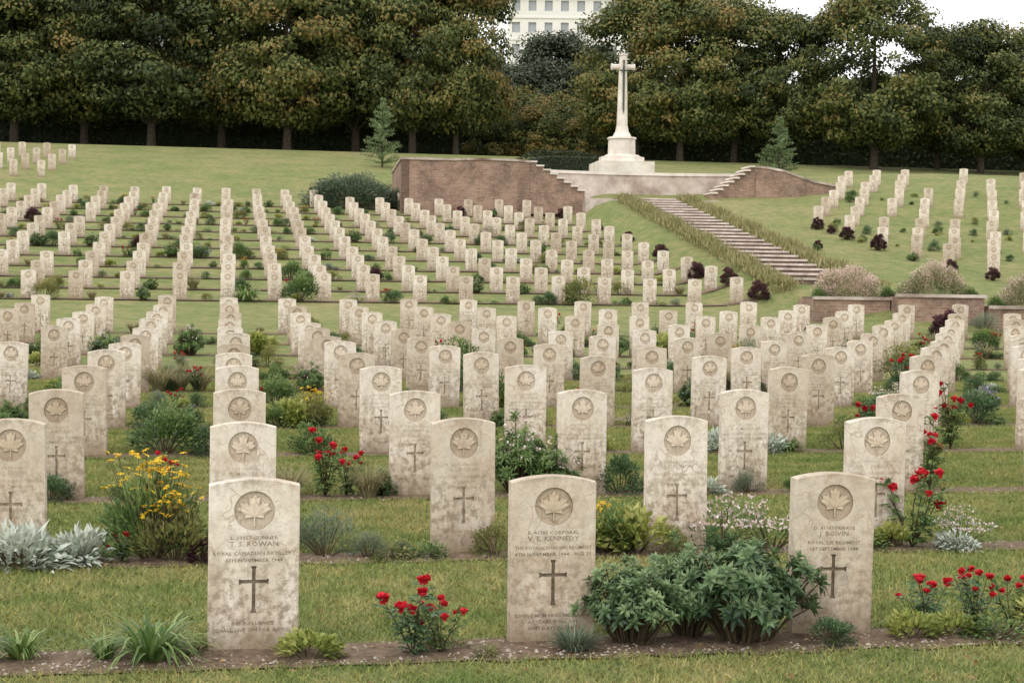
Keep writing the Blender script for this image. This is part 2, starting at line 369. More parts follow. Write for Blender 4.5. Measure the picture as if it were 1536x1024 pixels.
# maple leaf outline (right half), star-shaped about (0,-.35)
LEAF = [(0, 1.0), (.15, .72), (.35, .82), (.29, .50), (.265, .27), (.37, .36), (.50, .54), (.58, .40), (.84, .46), (.77, .22), (.97, .09), (.74, -.09), (.50, -.27), (.55, -.45), (.30, -.43), (.05, -.39), (.05, -.95)]
TIPS = [(0, 1.0), (.84, .46), (.97, .09)]
def headstone(name, top_lines, bot_lines, hh=.76, cross=True, cm=1, lm=2):
    mb = MB(); w, t = .19, .038; rise = .028
    out = [(-w, -.12), (w, -.12)]
    for k in range(15):
        x = w-2*w*k/14; out.append((x, hh-rise+rise*(1-(x/w)**2)))
    cz = hh/2
    ins = [(x*(1-.004/w), cz+(z-cz)*(1-.004/cz)) for x, z in out]
    R = .085; bz = hh-.137
    circ = [(R*math.cos(a), bz+R*math.sin(a)) for a in np.linspace(0, 2*math.pi, 41)[:-1]]
    ccz = hh-.478
    a, f = .0075, .013
    crs = [(-f, -.105), (f, -.105), (a, -.085), (a, .025), (.05, .025), (.062, .019), (.062, .045), (.05, .040), (a, .040), (a, .085), (f, .1), (-f, .1), (-a, .085), (-a, .040), (-.05, .040), (-.062, .045), (-.062, .019), (-.05, .025), (-a, .025), (-a, -.085)]
    crs = [(x, ccz+z) for x, z in crs]
    loops = [ins, circ] + ([crs] if cross else [])
    V = [(x, -t, z) for lp in loops for x, z in lp]
    tri = tessellate_polygon([[Vector((x, z, 0)) for x, z in lp] for lp in loops])
    mb.add(V, [list(f) for f in tri], 0)
    n = len(out)
    V = [(x, -t, z) for x, z in ins]+[(x, -t+.004, z) for x, z in out]+[(x, t-.004, z) for x, z in out]+[(x, t, z) for x, z in ins]
    F = [[a*n+i, a*n+(i+1) % n, (a+1)*n+(i+1) % n, (a+1)*n+i] for a in range(3) for i in range(n)]
    F.append([3*n+i for i in range(n)]); mb.add(V, F, 0)
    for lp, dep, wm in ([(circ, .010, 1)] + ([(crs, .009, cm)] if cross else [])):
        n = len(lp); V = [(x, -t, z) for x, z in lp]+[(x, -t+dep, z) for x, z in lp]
        mb.add(V, [[i, (i+1) % n, n+(i+1) % n, n+i] for i in range(n)], 2)  # recess walls take the darkest copy, painted as shade
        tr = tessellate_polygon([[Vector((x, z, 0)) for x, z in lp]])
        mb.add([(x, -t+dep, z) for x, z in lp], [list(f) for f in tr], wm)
    full = LEAF + [(-x, y) for x, y in LEAF[::-1][:-1]]
    s = .073; V = [(0, -t+.0015, bz-.35*s)]; m = len(full)
    rad = [math.hypot(x, y+.35) for x, y in full]
    for i, (x, y) in enumerate(full):
        tip = rad[i] > rad[i-1] and rad[i] > rad[(i+1) % m]
        V.append((x*s, -t+(.0025 if tip else .0038), bz+y*s))
    V += [(v[0], -t+.0099, v[2]) for v in V[1:]]
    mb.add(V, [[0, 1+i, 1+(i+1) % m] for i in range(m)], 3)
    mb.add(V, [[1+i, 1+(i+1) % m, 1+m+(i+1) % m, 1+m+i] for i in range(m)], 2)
    c0 = np.array([0, bz-.35*s])
    for (x, y) in TIPS+[(-x, y) for x, y in TIPS[1:]]:
        e = np.array([x*s, bz+y*s]); d = e-c0; ln = np.linalg.norm(d); d /= ln; pr = np.array([-d[1], d[0]])*.0010
        e = c0+d*ln*.78; q0 = c0+d*ln*.05
        mb.add([(q0[0]-pr[0], -t+.0006, q0[1]-pr[1]), (q0[0]+pr[0], -t+.0006, q0[1]+pr[1]), (e[0], -t+.0012, e[1])], [[0, 1, 2]], 1)
    z = hh-.262
    for s_, l in top_lines:
        TV, TF = text_mesh(l, s_, .345); mb.add(np.stack([TV[:, 0], np.full(len(TV), -t-.0004), TV[:, 1]+z], 1), TF, lm); z -= s_*1.12+.005  # letters lie flat; their dark tone paints the shade of cut strokes
    z = hh-.635
    for s_, l in bot_lines:
        TV, TF = text_mesh(l, s_, .33); mb.add(np.stack([TV[:, 0], np.full(len(TV), -t-.0004), TV[:, 1]+z], 1), TF, lm); z -= s_*1.12+.004
    return mb.build(name, [M_stone, M_recess_shade, M_carve_shade, M_relief])
S, Bg = .022, .030
variants = [
 headstone('hs_a', [(S, 'L. 13057 GUNNER'), (Bg, 'T. S. ROWAN'), (S, 'ROYAL CANADIAN ARTILLERY'), (S, '4TH NOVEMBER 1944')], [(S, 'HIS INFLUENCE'), (S, 'SHALL LIVE ON FOR GOOD')], cm=2),
 headstone('hs_b', [(S, 'B. 41785 CORPORAL'), (Bg, 'V. E. KENNEDY'), (S, 'THE ROYAL CANADIAN REGIMENT'), (S, '8TH NOVEMBER 1944   AGE 21')], [(S, 'LIVING MEMORIES NEVER DIE'), (S, 'AS YEARS ROLL ON'), (S, 'AND DAYS PASS BY')], cm=2),
 headstone('hs_c', [(S, 'D. 81167 PRIVATE'), (Bg, 'J. BOIVIN'), (S, 'ROYAL 22E REGIMENT'), (S, '1ST SEPTEMBER 1944')], [], cm=2),
 headstone('hs_d', [(S, 'K. 52301 SERGEANT'), (Bg, 'H. GAGNON'), (S, 'SEAFORTH HIGHLANDERS'), (S, 'OF CANADA'), (S, '14TH SEPTEMBER 1944  AGE 24')], [(S, 'AT REST WITH GOD')], lm=1),
 headstone('hs_e', [(S, 'F. 6022 PRIVATE'), (Bg, 'A. R. MACLEAN'), (S, 'WEST NOVA SCOTIA REGIMENT'), (S, '20TH DECEMBER 1944  AGE 30')], [(S, 'UNTIL THE DAY BREAKS'), (S, 'WE WILL REMEMBER')], .75, lm=1),
 headstone('hs_f', [(S, 'H. 17709 PRIVATE'), (Bg, 'W. J. DOYLE'), (S, '48TH HIGHLANDERS OF CANADA'), (S, '18TH DECEMBER 1944')], [(S, 'SADLY MISSED'), (S, 'BY ALL AT HOME')], lm=1),
 headstone('hs_g', [(S, 'C. 41208 LANCE CORPORAL'), (Bg, 'R. T. SINCLAIR'), (S, 'HASTINGS AND PRINCE EDWARD'), (S, 'REGIMENT'), (S, '9TH OCTOBER 1944')], [], lm=1),
]
def put_stone(x, y, yaw, var=None, zs=1.03, jit=1.0):
    me = variants[var if var is not None else rng.choice([3, 4, 5, 6])]
    hz = zs*rng.uniform(.965, 1.03) if var is None else zs
    obj('headstone', me, (x, y, h(x, y)), yaw+rng.normal()*.03*jit, (1, 1, hz), rng.normal()*.014*jit, rng.normal()*.012*jit)
for n, v in enumerate(low_rows):
    for c in range(-6, 14):
        u = C0+CS*c; x, y = uv2xy(u, v)
        if abs(x) > .34*y+2.0: continue
        if n > 3 and rng.random() < .03: continue
        var = [0, 1, 2][c] if (n == 0 and c in (0, 1, 2)) else None
        j_ = .25 if n < 3 else 1
        x, y = uv2xy(u+rng.normal()*.02*j_, v+rng.normal()*.03*j_); put_stone(x, y, TH, var, [.975, 1.07, 1.06, 1.05][min(n, 3)], .6 if n < 3 else 1)
for n, v in enumerate(up_rows):
    for c in range(-13, 12):
        u = C0+CS*c; x, y = uv2xy(u, v)
        if abs(x) > .34*y+3.0 or rng.random() < .03: continue
        if c == 11 and n > 9: continue
        x, y = uv2xy(u+rng.normal()*.03, v+rng.normal()*.05); put_stone(x, y, TH)
T2 = -math.radians(16.7)
def g2(u, v): return u*math.cos(T2)-v*math.sin(T2), u*math.sin(T2)+v*math.cos(T2)
balls = []
for k in range(0, 11):
    u = -6.2+1.3*k; v = max(62.9-2.2*k, 49.0)
    x, y = g2(u, v-1.1); balls.append((x, y))
    while v < 77:
        x, y = g2(u, v)
        if rng.random() > .06 and x < .34*y+2: put_stone(x+rng.normal()*.05, y+rng.normal()*.08, T2)
        v += 2.5
for x0 in np.arange(-36, -22.6, 1.3):
    for y0 in np.arange(77, 86, 2.8): put_stone(x0-(y0-73)*.1, y0+(x0+27)*.15, TH*.6, None, 1.1)

# ---------------------------------------------------------------- plants
def shrub(w, hh, n, Ll, Lw, clumps=14, lowgap=.12, lift=.35, flowers=None, stems=True, tb=.0, spread=.2, tw=.5):
    mb = MB(); C = []
    for k in range(clumps):
        az = rng.uniform(0, 2*math.pi); el = math.asin(rng.uniform(.0, 1)); r = rng.uniform(.7, 1)
        C.append((math.cos(az)*math.cos(el)*w*.40*r, math.sin(az)*math.cos(el)*w*.40*r, hh*(lowgap+(.86-lowgap)*math.sin(el)*r)))
    C = np.array(C); idx = rng.integers(clumps, size=n)
    P = C[idx]+runit(n)*(w*spread*rng.uniform(.5, 1.05, (n, 1)))*[1, 1, .75]
    P[:, 2] = np.clip(P[:, 2], .01+hh*lowgap*.5*rng.random(n), None)
    D = nrm(P-[0, 0, hh*.15])+runit(n)*.55+[0, 0, lift]
    Nn = runit(n)*.7+[0, 0, 1]
    ct = rng.uniform(-.18, .18, clumps)[idx]
    tint = np.clip(.2+tw*P[:, 2]/hh+ct+rng.normal(size=n)*.18+tb, 0, 1)
    leaves(mb, P, D, Nn, Ll*rng.uniform(.7, 1.25, n), Lw*rng.uniform(.75, 1.2, n), 0, tint)
    if stems:
        for c in C:
            b = np.array([c[0]*.25, c[1]*.25, 0]); m = (b+c)/2+[0, 0, hh*.05]; tube(mb, [b, m, c], [.006, .004, .002], 4, 1)
    if flowers:
        nf, fr, k = flowers; fi = rng.integers(n, size=nf)
        P2 = P[fi]+nrm(D[fi])*Ll*.7; P2[:, 2] = np.maximum(P2[:, 2], hh*.4)
        for p in P2: blossom(mb, p+[0, 0, .01], fr*rng.uniform(.8, 1.2), 2, k)
    return mb
def rosette_shrub(w, hh, nr, Ll, Lw, gap=.3, sst=.35):
    mb = MB(); ph = rng.uniform(0, 6)
    for k in range(nr):
        az = rng.uniform(0, 6.283); el = math.asin(rng.uniform(-.1, 1)); r = rng.uniform(.55, 1.0)*(1+.16*math.sin(3*az+ph)+.12*math.sin(5*az+ph*2))
        o = np.array([math.cos(az)*math.cos(el), math.sin(az)*math.cos(el), math.sin(el)])
        c = o*[w*.5*r, w*.5*r, hh*(1-gap)*.9*r]+[0, 0, hh*gap]
        ax = nrm(o*.8+[0, 0, .7]+rng.normal(size=3)*.3); a = np.cross(ax, [.3, .9, .1]); a /= np.linalg.norm(a); b = np.cross(ax, a)
        bl = rng.normal()*.13
        for tier, (nn, up, sc) in enumerate(((6, .1, 1.0), (5, .65, .85), (3, 1.5, .6))):
            th = rng.uniform(0, 6)+np.arange(nn)*6.283/nn+rng.normal(size=nn)*.2
            D = np.cos(th)[:, None]*a+np.sin(th)[:, None]*b+ax*(up+rng.normal(size=(nn, 1))*.15)
            leaves(mb, np.repeat([c+ax*.008*tier], nn, 0), D, np.repeat([ax], nn, 0), Ll*sc*rng.uniform(.75, 1.2, nn), Lw*sc, 0, np.clip(.18+.38*r*(c[2]/hh)+.16*tier+bl+rng.normal(size=nn)*.09, 0, 1), .16, .14)
        if k % 2 == 0:
            g_ = np.array([c[0]*sst, c[1]*sst, 0]); tube(mb, [g_, (g_+c)/2+[0, 0, .02], c], [.006, .0045, .003], 4, 1)
    return mb
def blossom(mb, p, r, mat, kind='daisy'):
    if kind == 'rose':
        for ring, (nn, rr, up) in enumerate(((7, 1.0, .35), (6, .72, .9), (4, .42, 1.6))):
            a = rng.uniform(0, 6)+np.arange(nn)*2*math.pi/nn
            D = np.stack([np.cos(a), np.sin(a), np.full(nn, up)], 1); Nn = np.stack([-np.cos(a), -np.sin(a), np.ones(nn)], 1)
            leaves(mb, np.repeat([p], nn, 0), D, Nn, r*rr*1.05, r*1.15, mat, rng.uniform(.1, .9, nn), .0, -.25)
        quads(mb, p+[0, 0, r*.2]+runit(14)*r*.4, runit(14), runit(14), r*.9, r*.9, mat, rng.uniform(0, .7, 14))
    elif kind == 'daisy':
        nn = 8; tilt = rng.normal(size=2)*.4; a = np.arange(nn)*2*math.pi/nn
        D = np.stack([np.cos(a), np.sin(a), np.cos(a)*tilt[0]+np.sin(a)*tilt[1]-.1], 1)
        leaves(mb, np.repeat([p], nn, 0), D, np.repeat([[0, 0, 1.0]], nn, 0), r, r*.6, mat, rng.random(nn), .1, .1)
    else:
        quads(mb, p+runit(3)*r*.4, runit(3), runit(3), r, r*.8, mat, rng.random(3))
def ribbons(mb, n, base_r, Lr, up, droop, width, mat, tint=(0, 1), segs=5):
    for k in range(n):
        a = rng.uniform(0, 2*math.pi); br = base_r*math.sqrt(rng.random()); b = np.array([math.cos(a)*br, math.sin(a)*br, 0])
        a += rng.normal()*.4; Ln = rng.uniform(*Lr); uu = rng.uniform(*up); dd = rng.uniform(*droop)
        d = np.array([math.cos(a), math.sin(a), 0]); sd = np.array([-math.sin(a), math.cos(a), 0]); V = []
        for s_ in np.linspace(0, 1, segs+1):
            c = b+d*Ln*(1-uu*.6)*(s_**1.25)+np.array([0, 0, Ln*(uu*s_-dd*s_**2.4)]); c[2] = max(c[2], .006)
            w_ = width*(1-s_**2.2)*.5+.0006; V += [c-sd*w_+[0, 0, w_*.4], c+sd*w_+[0, 0, w_*.4]]
        mb.add(V, [[2*i, 2*i+1, 2*i+3, 2*i+2] for i in range(segs)], mat, rng.uniform(*tint))
def rose(hh=.4, w=.35, nst=7, nfl=6, leafn=16, fr=.037):
    mb = MB(); tips = []
    for k in range(nst):
        a = rng.uniform(0, 6.28); r = rng.uniform(.25, 1)*w*.5; top = np.array([math.cos(a)*r, math.sin(a)*r, hh*rng.uniform(.5, .97)])
        m = top*[.45, .45, .55]+rng.normal(size=3)*.012; tube(mb, [(0, 0, 0), m, top], [.005, .0035, .002], 4, 1); tips.append(top)
        for s_ in rng.uniform(.12, 1, leafn):
            p = m*2*s_ if s_ < .5 else m+(top-m)*(2*s_-1); d = rng.normal(size=3)*[1, 1, .4]; d /= np.linalg.norm(d)
            q = np.array([p+d*.012*j for j in (1, 2.6, 4.0, 4.0, 2.6)]); s2 = np.cross(d, [0, 0, 1.0]); s2 /= max(np.linalg.norm(s2), .1)
            D = np.array([d, d+s2, d+s2*.8, d-s2*.3, d-s2]); leaves(mb, q, D, np.repeat([[0, 0, 1.0]], 5, 0)+rng.normal(size=(5, 3))*.3, rng.uniform(.025, .042), .02, 0, rng.random(5)*.7+.1)
    for k in range(nfl):
        t = tips[k % nst]+(rng.normal(size=3)*.04 if k >= nst or k % 2 == 0 else 0); blossom(mb, t, fr*rng.uniform(.7, 1.25), 2, 'rose')
    return mb
PL = {}
def reg(kind, mb, mats): PL.setdefault(kind, []).append(mb.build(kind, mats))
for k in range(2): reg('peony_shrub', rosette_shrub(.62, .46, 170, .066, .028, .34), [M_peony, M_stem])
for k in range(3): reg('green_shrub', shrub(.50, .34, 1700, .036, .017, 16, .12), [[M_green, M_dgreen, M_green][k], M_stem])
reg('green_shrub', rosette_shrub(.46, .34, 130, .045, .018, .15), [M_green, M_stem])
for k in range(2): reg('dark_shrub', shrub(.5, .36, 2000, .03, .014, 16, .08), [M_dgreen, M_stem])
for k in range(2):
    mb = rosette_shrub(.46, .44, 150, .060, .019, .3)
    for q in range(46):
        a = rng.uniform(0, 6.28); r = rng.uniform(.0, .23); p = np.array([math.cos(a)*r, math.sin(a)*r, .22+rng.uniform(0, .24)*(1.2-r*3)]); blossom(mb, p, .02, 2, 'x')
    reg('flowering_shrub', mb, [M_green, M_stem, [M_pink, M_mauve][k]])
for k in range(2): reg('lavender_bush', shrub(.42, .27, 2600, .024, .0045, 16, .1, 1.1), [M_gray, M_stem])
for k in range(2): reg('lime_perennial', shrub(.30, .14, 420, .045, .024, 9, .2), [M_lime, M_stem])
for k in range(2): reg('olive_shrub', shrub(.5, .36, 1500, .034, .014, 15, .1), [M_olive, M_stem])
for k in range(2): reg('silver_perennial', shrub(.5, .16, 520, .075, .026, 16, .1, .3), [M_silver, M_stem])
reg('white_flower_clump', shrub(.5, .34, 600, .03, .010, 14, .1, .8, (300, .014, 'x')), [M_green, M_stem, M_pink])
reg('mauve_flower_clump', shrub(.4, .22, 900, .03, .012, 12, .1, .8, (110, .02, 'x')), [M_gray, M_stem, M_mauve])
for k in range(2):
    mb = shrub(.5, .42, 1200, .055, .019, 16, .2, .6)
    for q in range(60):
        a = rng.uniform(0, 6.28); r = rng.uniform(0, .25); tp = np.array([math.cos(a)*r, math.sin(a)*r, rng.uniform(.34, .54)])
        tube(mb, [tp*[.4, .4, .3], tp], [.002, .0015], 3, 1); blossom(mb, tp, .026, 2, 'daisy')
    reg('yellow_daisy_clump', mb, [M_olive if k else M_green, M_stem, M_yel])
for k in range(4): reg('rose_bush', rose(.40+.05*k, .38, 7+k, 7+k), [M_green if k % 2 else M_dgreen, M_stem, M_red])
mb = MB()
ribbons(mb, 130, .06, (.22, .38), (.55, .95), (.35, .75), .013, 0); reg('daylily_clump', mb, [M_strap])
mb = MB(); ribbons(mb, 80, .04, (.16, .28), (.6, .95), (.3, .6), .012, 0); reg('daylily_clump', mb, [M_strap])
for k in range(2):
    mb = MB(); ribbons(mb, 460, .05, (.28, .42), (.75, 1.0), (.2, .55), .0035, 0); reg('ornamental_grass', mb, [M_straw])
mb = MB(); ribbons(mb, 420, .05, (.09, .16), (.5, .95), (.1, .4), .003, 0); reg('blue_fescue', mb, [M_gray])
for k in range(2): reg('barberry_bush', shrub(.62, .55, 4200, .034, .022, 60, .08, .2, spread=.10, tw=.4), [M_purple, M_stem])
mb = shrub(.34, .10, 420, .028, .016, 12, .05, .3); reg('ground_cover', mb, [M_olive, M_stem])
mb = shrub(.34, .10, 420, .028, .016, 12, .05, .3); reg('ground_cover', mb, [M_green, M_stem])
def put(kind, u, v, s=1.0, var=None, xy=None, name=None):
    x, y = uv2xy(u, v) if xy is None else xy
    ms = PL[kind]; me = ms[var if var is not None else rng.integers(len(ms))]
    sc = s if hasattr(s, '__len__') else (s, s, s*rng.uniform(.92, 1.1))
    obj(name or kind, me, (x, y, h(x, y)+.008), rng.uniform(0, 6.28), sc)
v1, v2, v3, v4 = low_rows[:4]
near = [('peony_shrub', 2.28, v1-.12, (1.05, .9, 1.06), 0), ('peony_shrub', 1.78, v1-.08, (.70, .70, .80), 1), ('peony_shrub', 2.06, v1+.0, (.6, .6, .92), 1),
 ('rose_bush', .80, v1-.2, .85, 0), ('rose_bush', 3.40, v1-.1, .66, 2), ('rose_bush', 3.62, v1-.02, .6, 1), ('rose_bush', .92, v1-.16, .6, 1), ('rose_bush', 3.20, v1, .75, 0),
 ('daylily_clump', -.28, v1-.14, 1.15, 0), ('daylily_clump', -.80, v1-.08, 1.05, 1), ('daylily_clump', -.47, v1-.1, .8, 1), ('daylily_clump', -1.0, v1-.1, .8, 0),
 ('lime_perennial', .36, v1-.22, (.9, .9, .75)), ('blue_fescue', 1.50, v1-.20, 1.1), ('green_shrub', 2.66, v1-.2, (.5, .4, .33), 1), ('lime_perennial', 3.05, v1-.2, .8), ('lime_perennial', 3.72, v1-.14, 1.3), ('lime_perennial', 3.27, v1-.16, .7), ('lime_perennial', 3.9, v1-.10, 1.4),
 ('ground_cover', .95, v1-.05, .6), ('ground_cover', -.1, v1, .6), ('ground_cover', 3.45, v1-.2, .9), ('ground_cover', 1.1, v1-.22, .4, 0),
 ('silver_perennial', -1.1, v2-.2, 1.1), ('silver_perennial', -.78, v2-.1, .9), ('yellow_daisy_clump', -.40, v2-.02, 1.1, 0), ('yellow_daisy_clump', -.26, v2-.14, .8, 1), ('barberry_bush', -.10, v2-.2, .32), ('rose_bush', -.55, v2-.1, .5),
 ('lavender_bush', .60, v2-.02, 1.1), ('lavender_bush', .84, v2-.1, .6), ('olive_shrub', 1.60, v2-.10, .6), ('green_shrub', 2.30, v2-.1, .85, 0), ('lime_perennial', 2.46, v2-.1, 1.6), ('yellow_daisy_clump', 2.3, v2+.05, .62, 1), ('olive_shrub', 2.66, v2-.2, .5), ('lime_perennial', 2.1, v2-.15, 1.4),
 ('white_flower_clump', 3.05, v2, 1.15), ('white_flower_clump', 3.35, v2-.05, .95), ('rose_bush', 4.25, v2-.1, 1.15), ('silver_perennial', 4.5, v2-.2, .6), ('white_flower_clump', 4.6, v2-.1, .8), ('green_shrub', .30, v2-.2, .35), ('lavender_bush', 1.05, v2-.1, .4), ('rose_bush', 1.95, v2-.05, .75), ('lime_perennial', 4.1, v2-.15, .9), ('ground_cover', .95, v2-.12, 1.0), ('ground_cover', 3.9, v2-.12, 1.0), ('ground_cover', 1.2, v2-.12, .8),
 ('rose_bush', .76, v3-.05, 1.0, 3), ('ornamental_grass', 1.08, v3-.12, .95), ('rose_bush', .92, v3, .85, 1), ('ornamental_grass', .50, v3, .9), ('flowering_shrub', 2.24, v3+.02, (1.15, 1.1, 1.25), 0), ('flowering_shrub', 2.48, v3, 1.0, 0), ('dark_shrub', 3.02, v3-.05, (.75, .75, .95)), ('lavender_bush', 4.05, v3-.1, .7), ('rose_bush', 5.6, v3, 1.1), ('green_shrub', -.7, v3-.1, .4), ('green_shrub', 4.4, v3-.1, .4), ('green_shrub', -1.2, v3-.1, .6), ('silver_perennial', 3.7, v3-.1, .6), ('green_shrub', 1.2, v3, .6, 3), ('rose_bush', -.4, v3, .7),
 ('green_shrub', -.5, v4, (1.55, 1.3, 1.35), 0), ('dark_shrub', -.10, v4-.1, .85), ('silver_perennial', 2.0, v4-.1, .8), ('lime_perennial', 3.4, v4, 1.3), ('silver_perennial', 4.7, v4-.1, 1.0), ('silver_perennial', 5.1, v4-.1, .8), ('daylily_clump', 5.3, v4-.1, .9), ('green_shrub', .8, v4, .8, 2), ('rose_bush', 7.0, v4, 1.2), ('rose_bush', 6.2, v4, 1.1), ('green_shrub', 2.2, v4-.05, .9, 3), ('olive_shrub', 5.9, v4, .9),
 ('green_shrub', 3.55, 24.15, 1.9, 0), ('lime_perennial', 8.45, 29.15, 3.0), ('lavender_bush', 9.1, 26.65, 1.9), ('ornamental_grass', -.83, 21.65, 1.6), ('ornamental_grass', -.3, 21.65, 1.4), ('ornamental_grass', 7.3, 21.65, 1.6), ('ornamental_grass', 7.0, 21.65, 1.3), ('olive_shrub', 11.0, 24.15, 1.7), ('lime_perennial', .63, 29.15, 2.6), ('lime_perennial', .67, 16.65, 1.8), ('daylily_clump', .8, 16.6, 1.2), ('green_shrub', 3.3, 19.1, 1.2, 0),
 ('green_shrub', 2.03, 42.6, 2.2, 0), ('olive_shrub', 9.8, 42.6, 2.2), ('daylily_clump', .64, 42.6, 2.6, 0), ('green_shrub', 8.9, 42.6, 1.0, 1),
]
for e in near: put(*e)
kinds = ['green_shrub', 'dark_shrub', 'flowering_shrub', 'lavender_bush', 'lime_perennial', 'olive_shrub', 'silver_perennial', 'rose_bush', 'ornamental_grass', 'daylily_clump', 'yellow_daisy_clump', 'white_flower_clump', 'mauve_flower_clump', 'barberry_bush', 'ground_cover']
pw = np.array([22, 6, 9, 9, 12, 12, 4, 12, 10, 9, 2, 4, 3, 1.5, 14], float); pw /= pw.sum()
for n, v in enumerate(low_rows):
    if n < 4: continue
    for c in range(-6, 14):
        for q in range(5):
            if rng.random() > [.94, .75, .6, .45, .4][q]: continue
            u = C0+CS*(c+[.5, .3, .72, .6, .4][q])+rng.normal()*.08; x, y = uv2xy(u, v)
            if abs(x) > .34*y+1.2: continue
            k = rng.choice(kinds, p=pw); put(k, u, v-.08+rng.normal()*.06, rng.uniform(.6, 1.25)*(1.0 if q == 0 else .7)*(1.5 if k in ('lime_perennial', 'ground_cover') else 1))
for n, v in enumerate(up_rows):
    for c in range(-13, 11):
        for q in range(3):
            if rng.random() > [.85, .6, .4][q]: continue
            u = C0+CS*(c+[.5, .3, .7][q])+rng.normal()*.1; x, y = uv2xy(u, v)
            if abs(x) > .34*y+1.2: continue
            k = rng.choice(kinds, p=pw); put(k, u, v-.08+rng.normal()*.06, rng.uniform(.5, 1.05)*(1.0 if rng.random() < .88 else 1.6)*(1.4 if k in ('lime_perennial', 'ground_cover') else 1))
    if n % 2 == 0 or n < 3: put('barberry_bush', 14.95+rng.normal()*.15, v-.1, rng.uniform(.9, 1.2))
for k, (x, y) in enumerate(balls): put('green_shrub' if k in (3, 6) else 'barberry_bush', 0, 0, rng.uniform(.8, 1.15), xy=(x, y))
put('barberry_bush', 16.6, 34.0, 1.4); put('lavender_bush', 0, 0, 2.0, xy=(11.6, 38.3))
for q in range(46):
    k = rng.integers(0, 9); u = -6.2+1.3*k+.6; v = rng.uniform(54, 76); x, y = g2(u, v); put(rng.choice(['green_shrub', 'green_shrub', 'lavender_bush', 'olive_shrub', 'lime_perennial', 'dark_shrub', 'barberry_bush']), 0, 0, rng.uniform(.5, 1.1), xy=(x, y))

# ---------------------------------------------------------------- long steps
mb = MB(); ns = 24; g = STL/ns; r = STR/ns
def pbox(mb, p0, p1, q0, q1, z0, z1, mat):
    V = []
    for z in (z0, z1):
        for p, q in ((p0, q0), (p1, q0), (p1, q1), (p0, q1)):
            x, y = pq2xy(p, q); V.append((x, y, z))
    mb.add(V, [[0, 3, 2, 1], [4, 5, 6, 7], [0, 1, 5, 4], [1, 2, 6, 5], [2, 3, 7, 6], [3, 0, 4, 7]], mat)
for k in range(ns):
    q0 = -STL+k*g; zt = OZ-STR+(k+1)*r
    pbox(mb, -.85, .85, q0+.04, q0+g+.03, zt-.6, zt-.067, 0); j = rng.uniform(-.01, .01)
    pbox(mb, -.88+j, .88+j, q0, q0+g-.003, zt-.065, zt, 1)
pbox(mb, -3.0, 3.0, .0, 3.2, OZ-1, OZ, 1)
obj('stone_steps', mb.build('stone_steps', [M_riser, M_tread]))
for side in (-1, 1):
    mb = MB(); n = 9000
    p = side*(1.34+rng.normal(size=n)*.19); q = rng.uniform(-STL-1.0, -.2, n)
    x = OX+BX*p+AX*q; y = OY+BY*p+AY*q; z = H(x, y)
    hmod = .80+.25*np.sin(q*1.9+side)*np.sin(q*.7)
    P = np.stack([x, y, z+rng.uniform(0, .18, n)*hmod], 1); D = rng.normal(size=(n, 3))*.4+[0, 0, 1]
    leaves(mb, P, D, runit(n), rng.uniform(.18, .44, n)*hmod, .04, 0, np.clip(rng.normal(size=n)*.25+.5, 0, 1))
    obj('border_planting', mb.build('border_planting', [M_border]))

# ---------------------------------------------------------------- terrace
def wall(name, pts, thick=.35, zb=4.0, coping=True, mats=None, ch=.1):
    mb = MB(); uvs = []
    W = [pq2xy(p, q)+(z,) for p, q, z in pts]; acc = 0
    for (x0, y0, z0), (x1, y1, z1) in zip(W[:-1], W[1:]):
        d = np.array([x1-x0, y1-y0]); Ln = np.linalg.norm(d); d /= Ln; nn = np.array([-d[1], d[0]])*thick
        a, b_ = np.array([x0, y0]), np.array([x1, y1])
        V = [(*a, zb), (*b_, zb), (*(b_+nn), zb), (*(a+nn), zb), (*a, z0-ch), (*b_, z1-ch), (*(b_+nn), z1-ch), (*(a+nn), z0-ch)]
        Fs = [[4, 5, 6, 7], [0, 1, 5, 4], [1, 2, 6, 5], [2, 3, 7, 6], [3, 0, 4, 7]]
        mb.add(V, Fs, 0)
        for f in Fs:
            for i in f: uvs.append((acc+(Ln if i in (1, 2, 5, 6) else 0), V[i][2]))
        if coping:
            e = .05; a2 = a-nn/thick*e; b2 = b_-nn/thick*e; n2 = nn/thick*(thick+2*e)
            V = [(*a2, z0-ch+.002), (*b2, z1-ch+.002), (*(b2+n2), z1-ch+.002), (*(a2+n2), z0-ch+.002), (*a2, z0), (*b2, z1), (*(b2+n2), z1), (*(a2+n2), z0)]
            Fs = [[0, 3, 2, 1], [4, 5, 6, 7], [0, 1, 5, 4], [1, 2, 6, 5], [2, 3, 7, 6], [3, 0, 4, 7]]; mb.add(V, Fs, 1)
            uvs += [(0, 0)]*24
        acc += Ln
    me = mb.build(name, mats or [M_brick, M_palew]); uvl = me.uv_layers.new(name='UVMap')
    uvl.data.foreach_set('uv', np.array(uvs, np.float32).ravel())
    return obj(name, me)
TZ = 6.85
wall('brick_terrace_wall', [(-11.1, 10, TZ), (-11.1, .6, TZ), (-8.7, .6, TZ), (-8.3, .25, TZ), (-7.6, .0, TZ), (-6.8, 0.0, TZ), (-6.0, .3, TZ), (-5.4, .9, TZ)])
wall('brick_terrace_wall', [(4.9, .9, TZ), (5.3, .5, TZ-.05), (6.0, .2, TZ-.2), (6.8, .3, TZ-.45), (7.6, .9, TZ-.6), (8.8, 1.2, TZ-.75), (9.0, 10, TZ-.2)])
arc = [(p, 3.3-.9*(abs(p)/5.4)**2, 6.60) for p in np.linspace(-5.6, 5.2, 15)]
wall('curved_stone_wall', arc, .4, 4.5, True, [M_curve, M_pale], .14)
mb = MB()
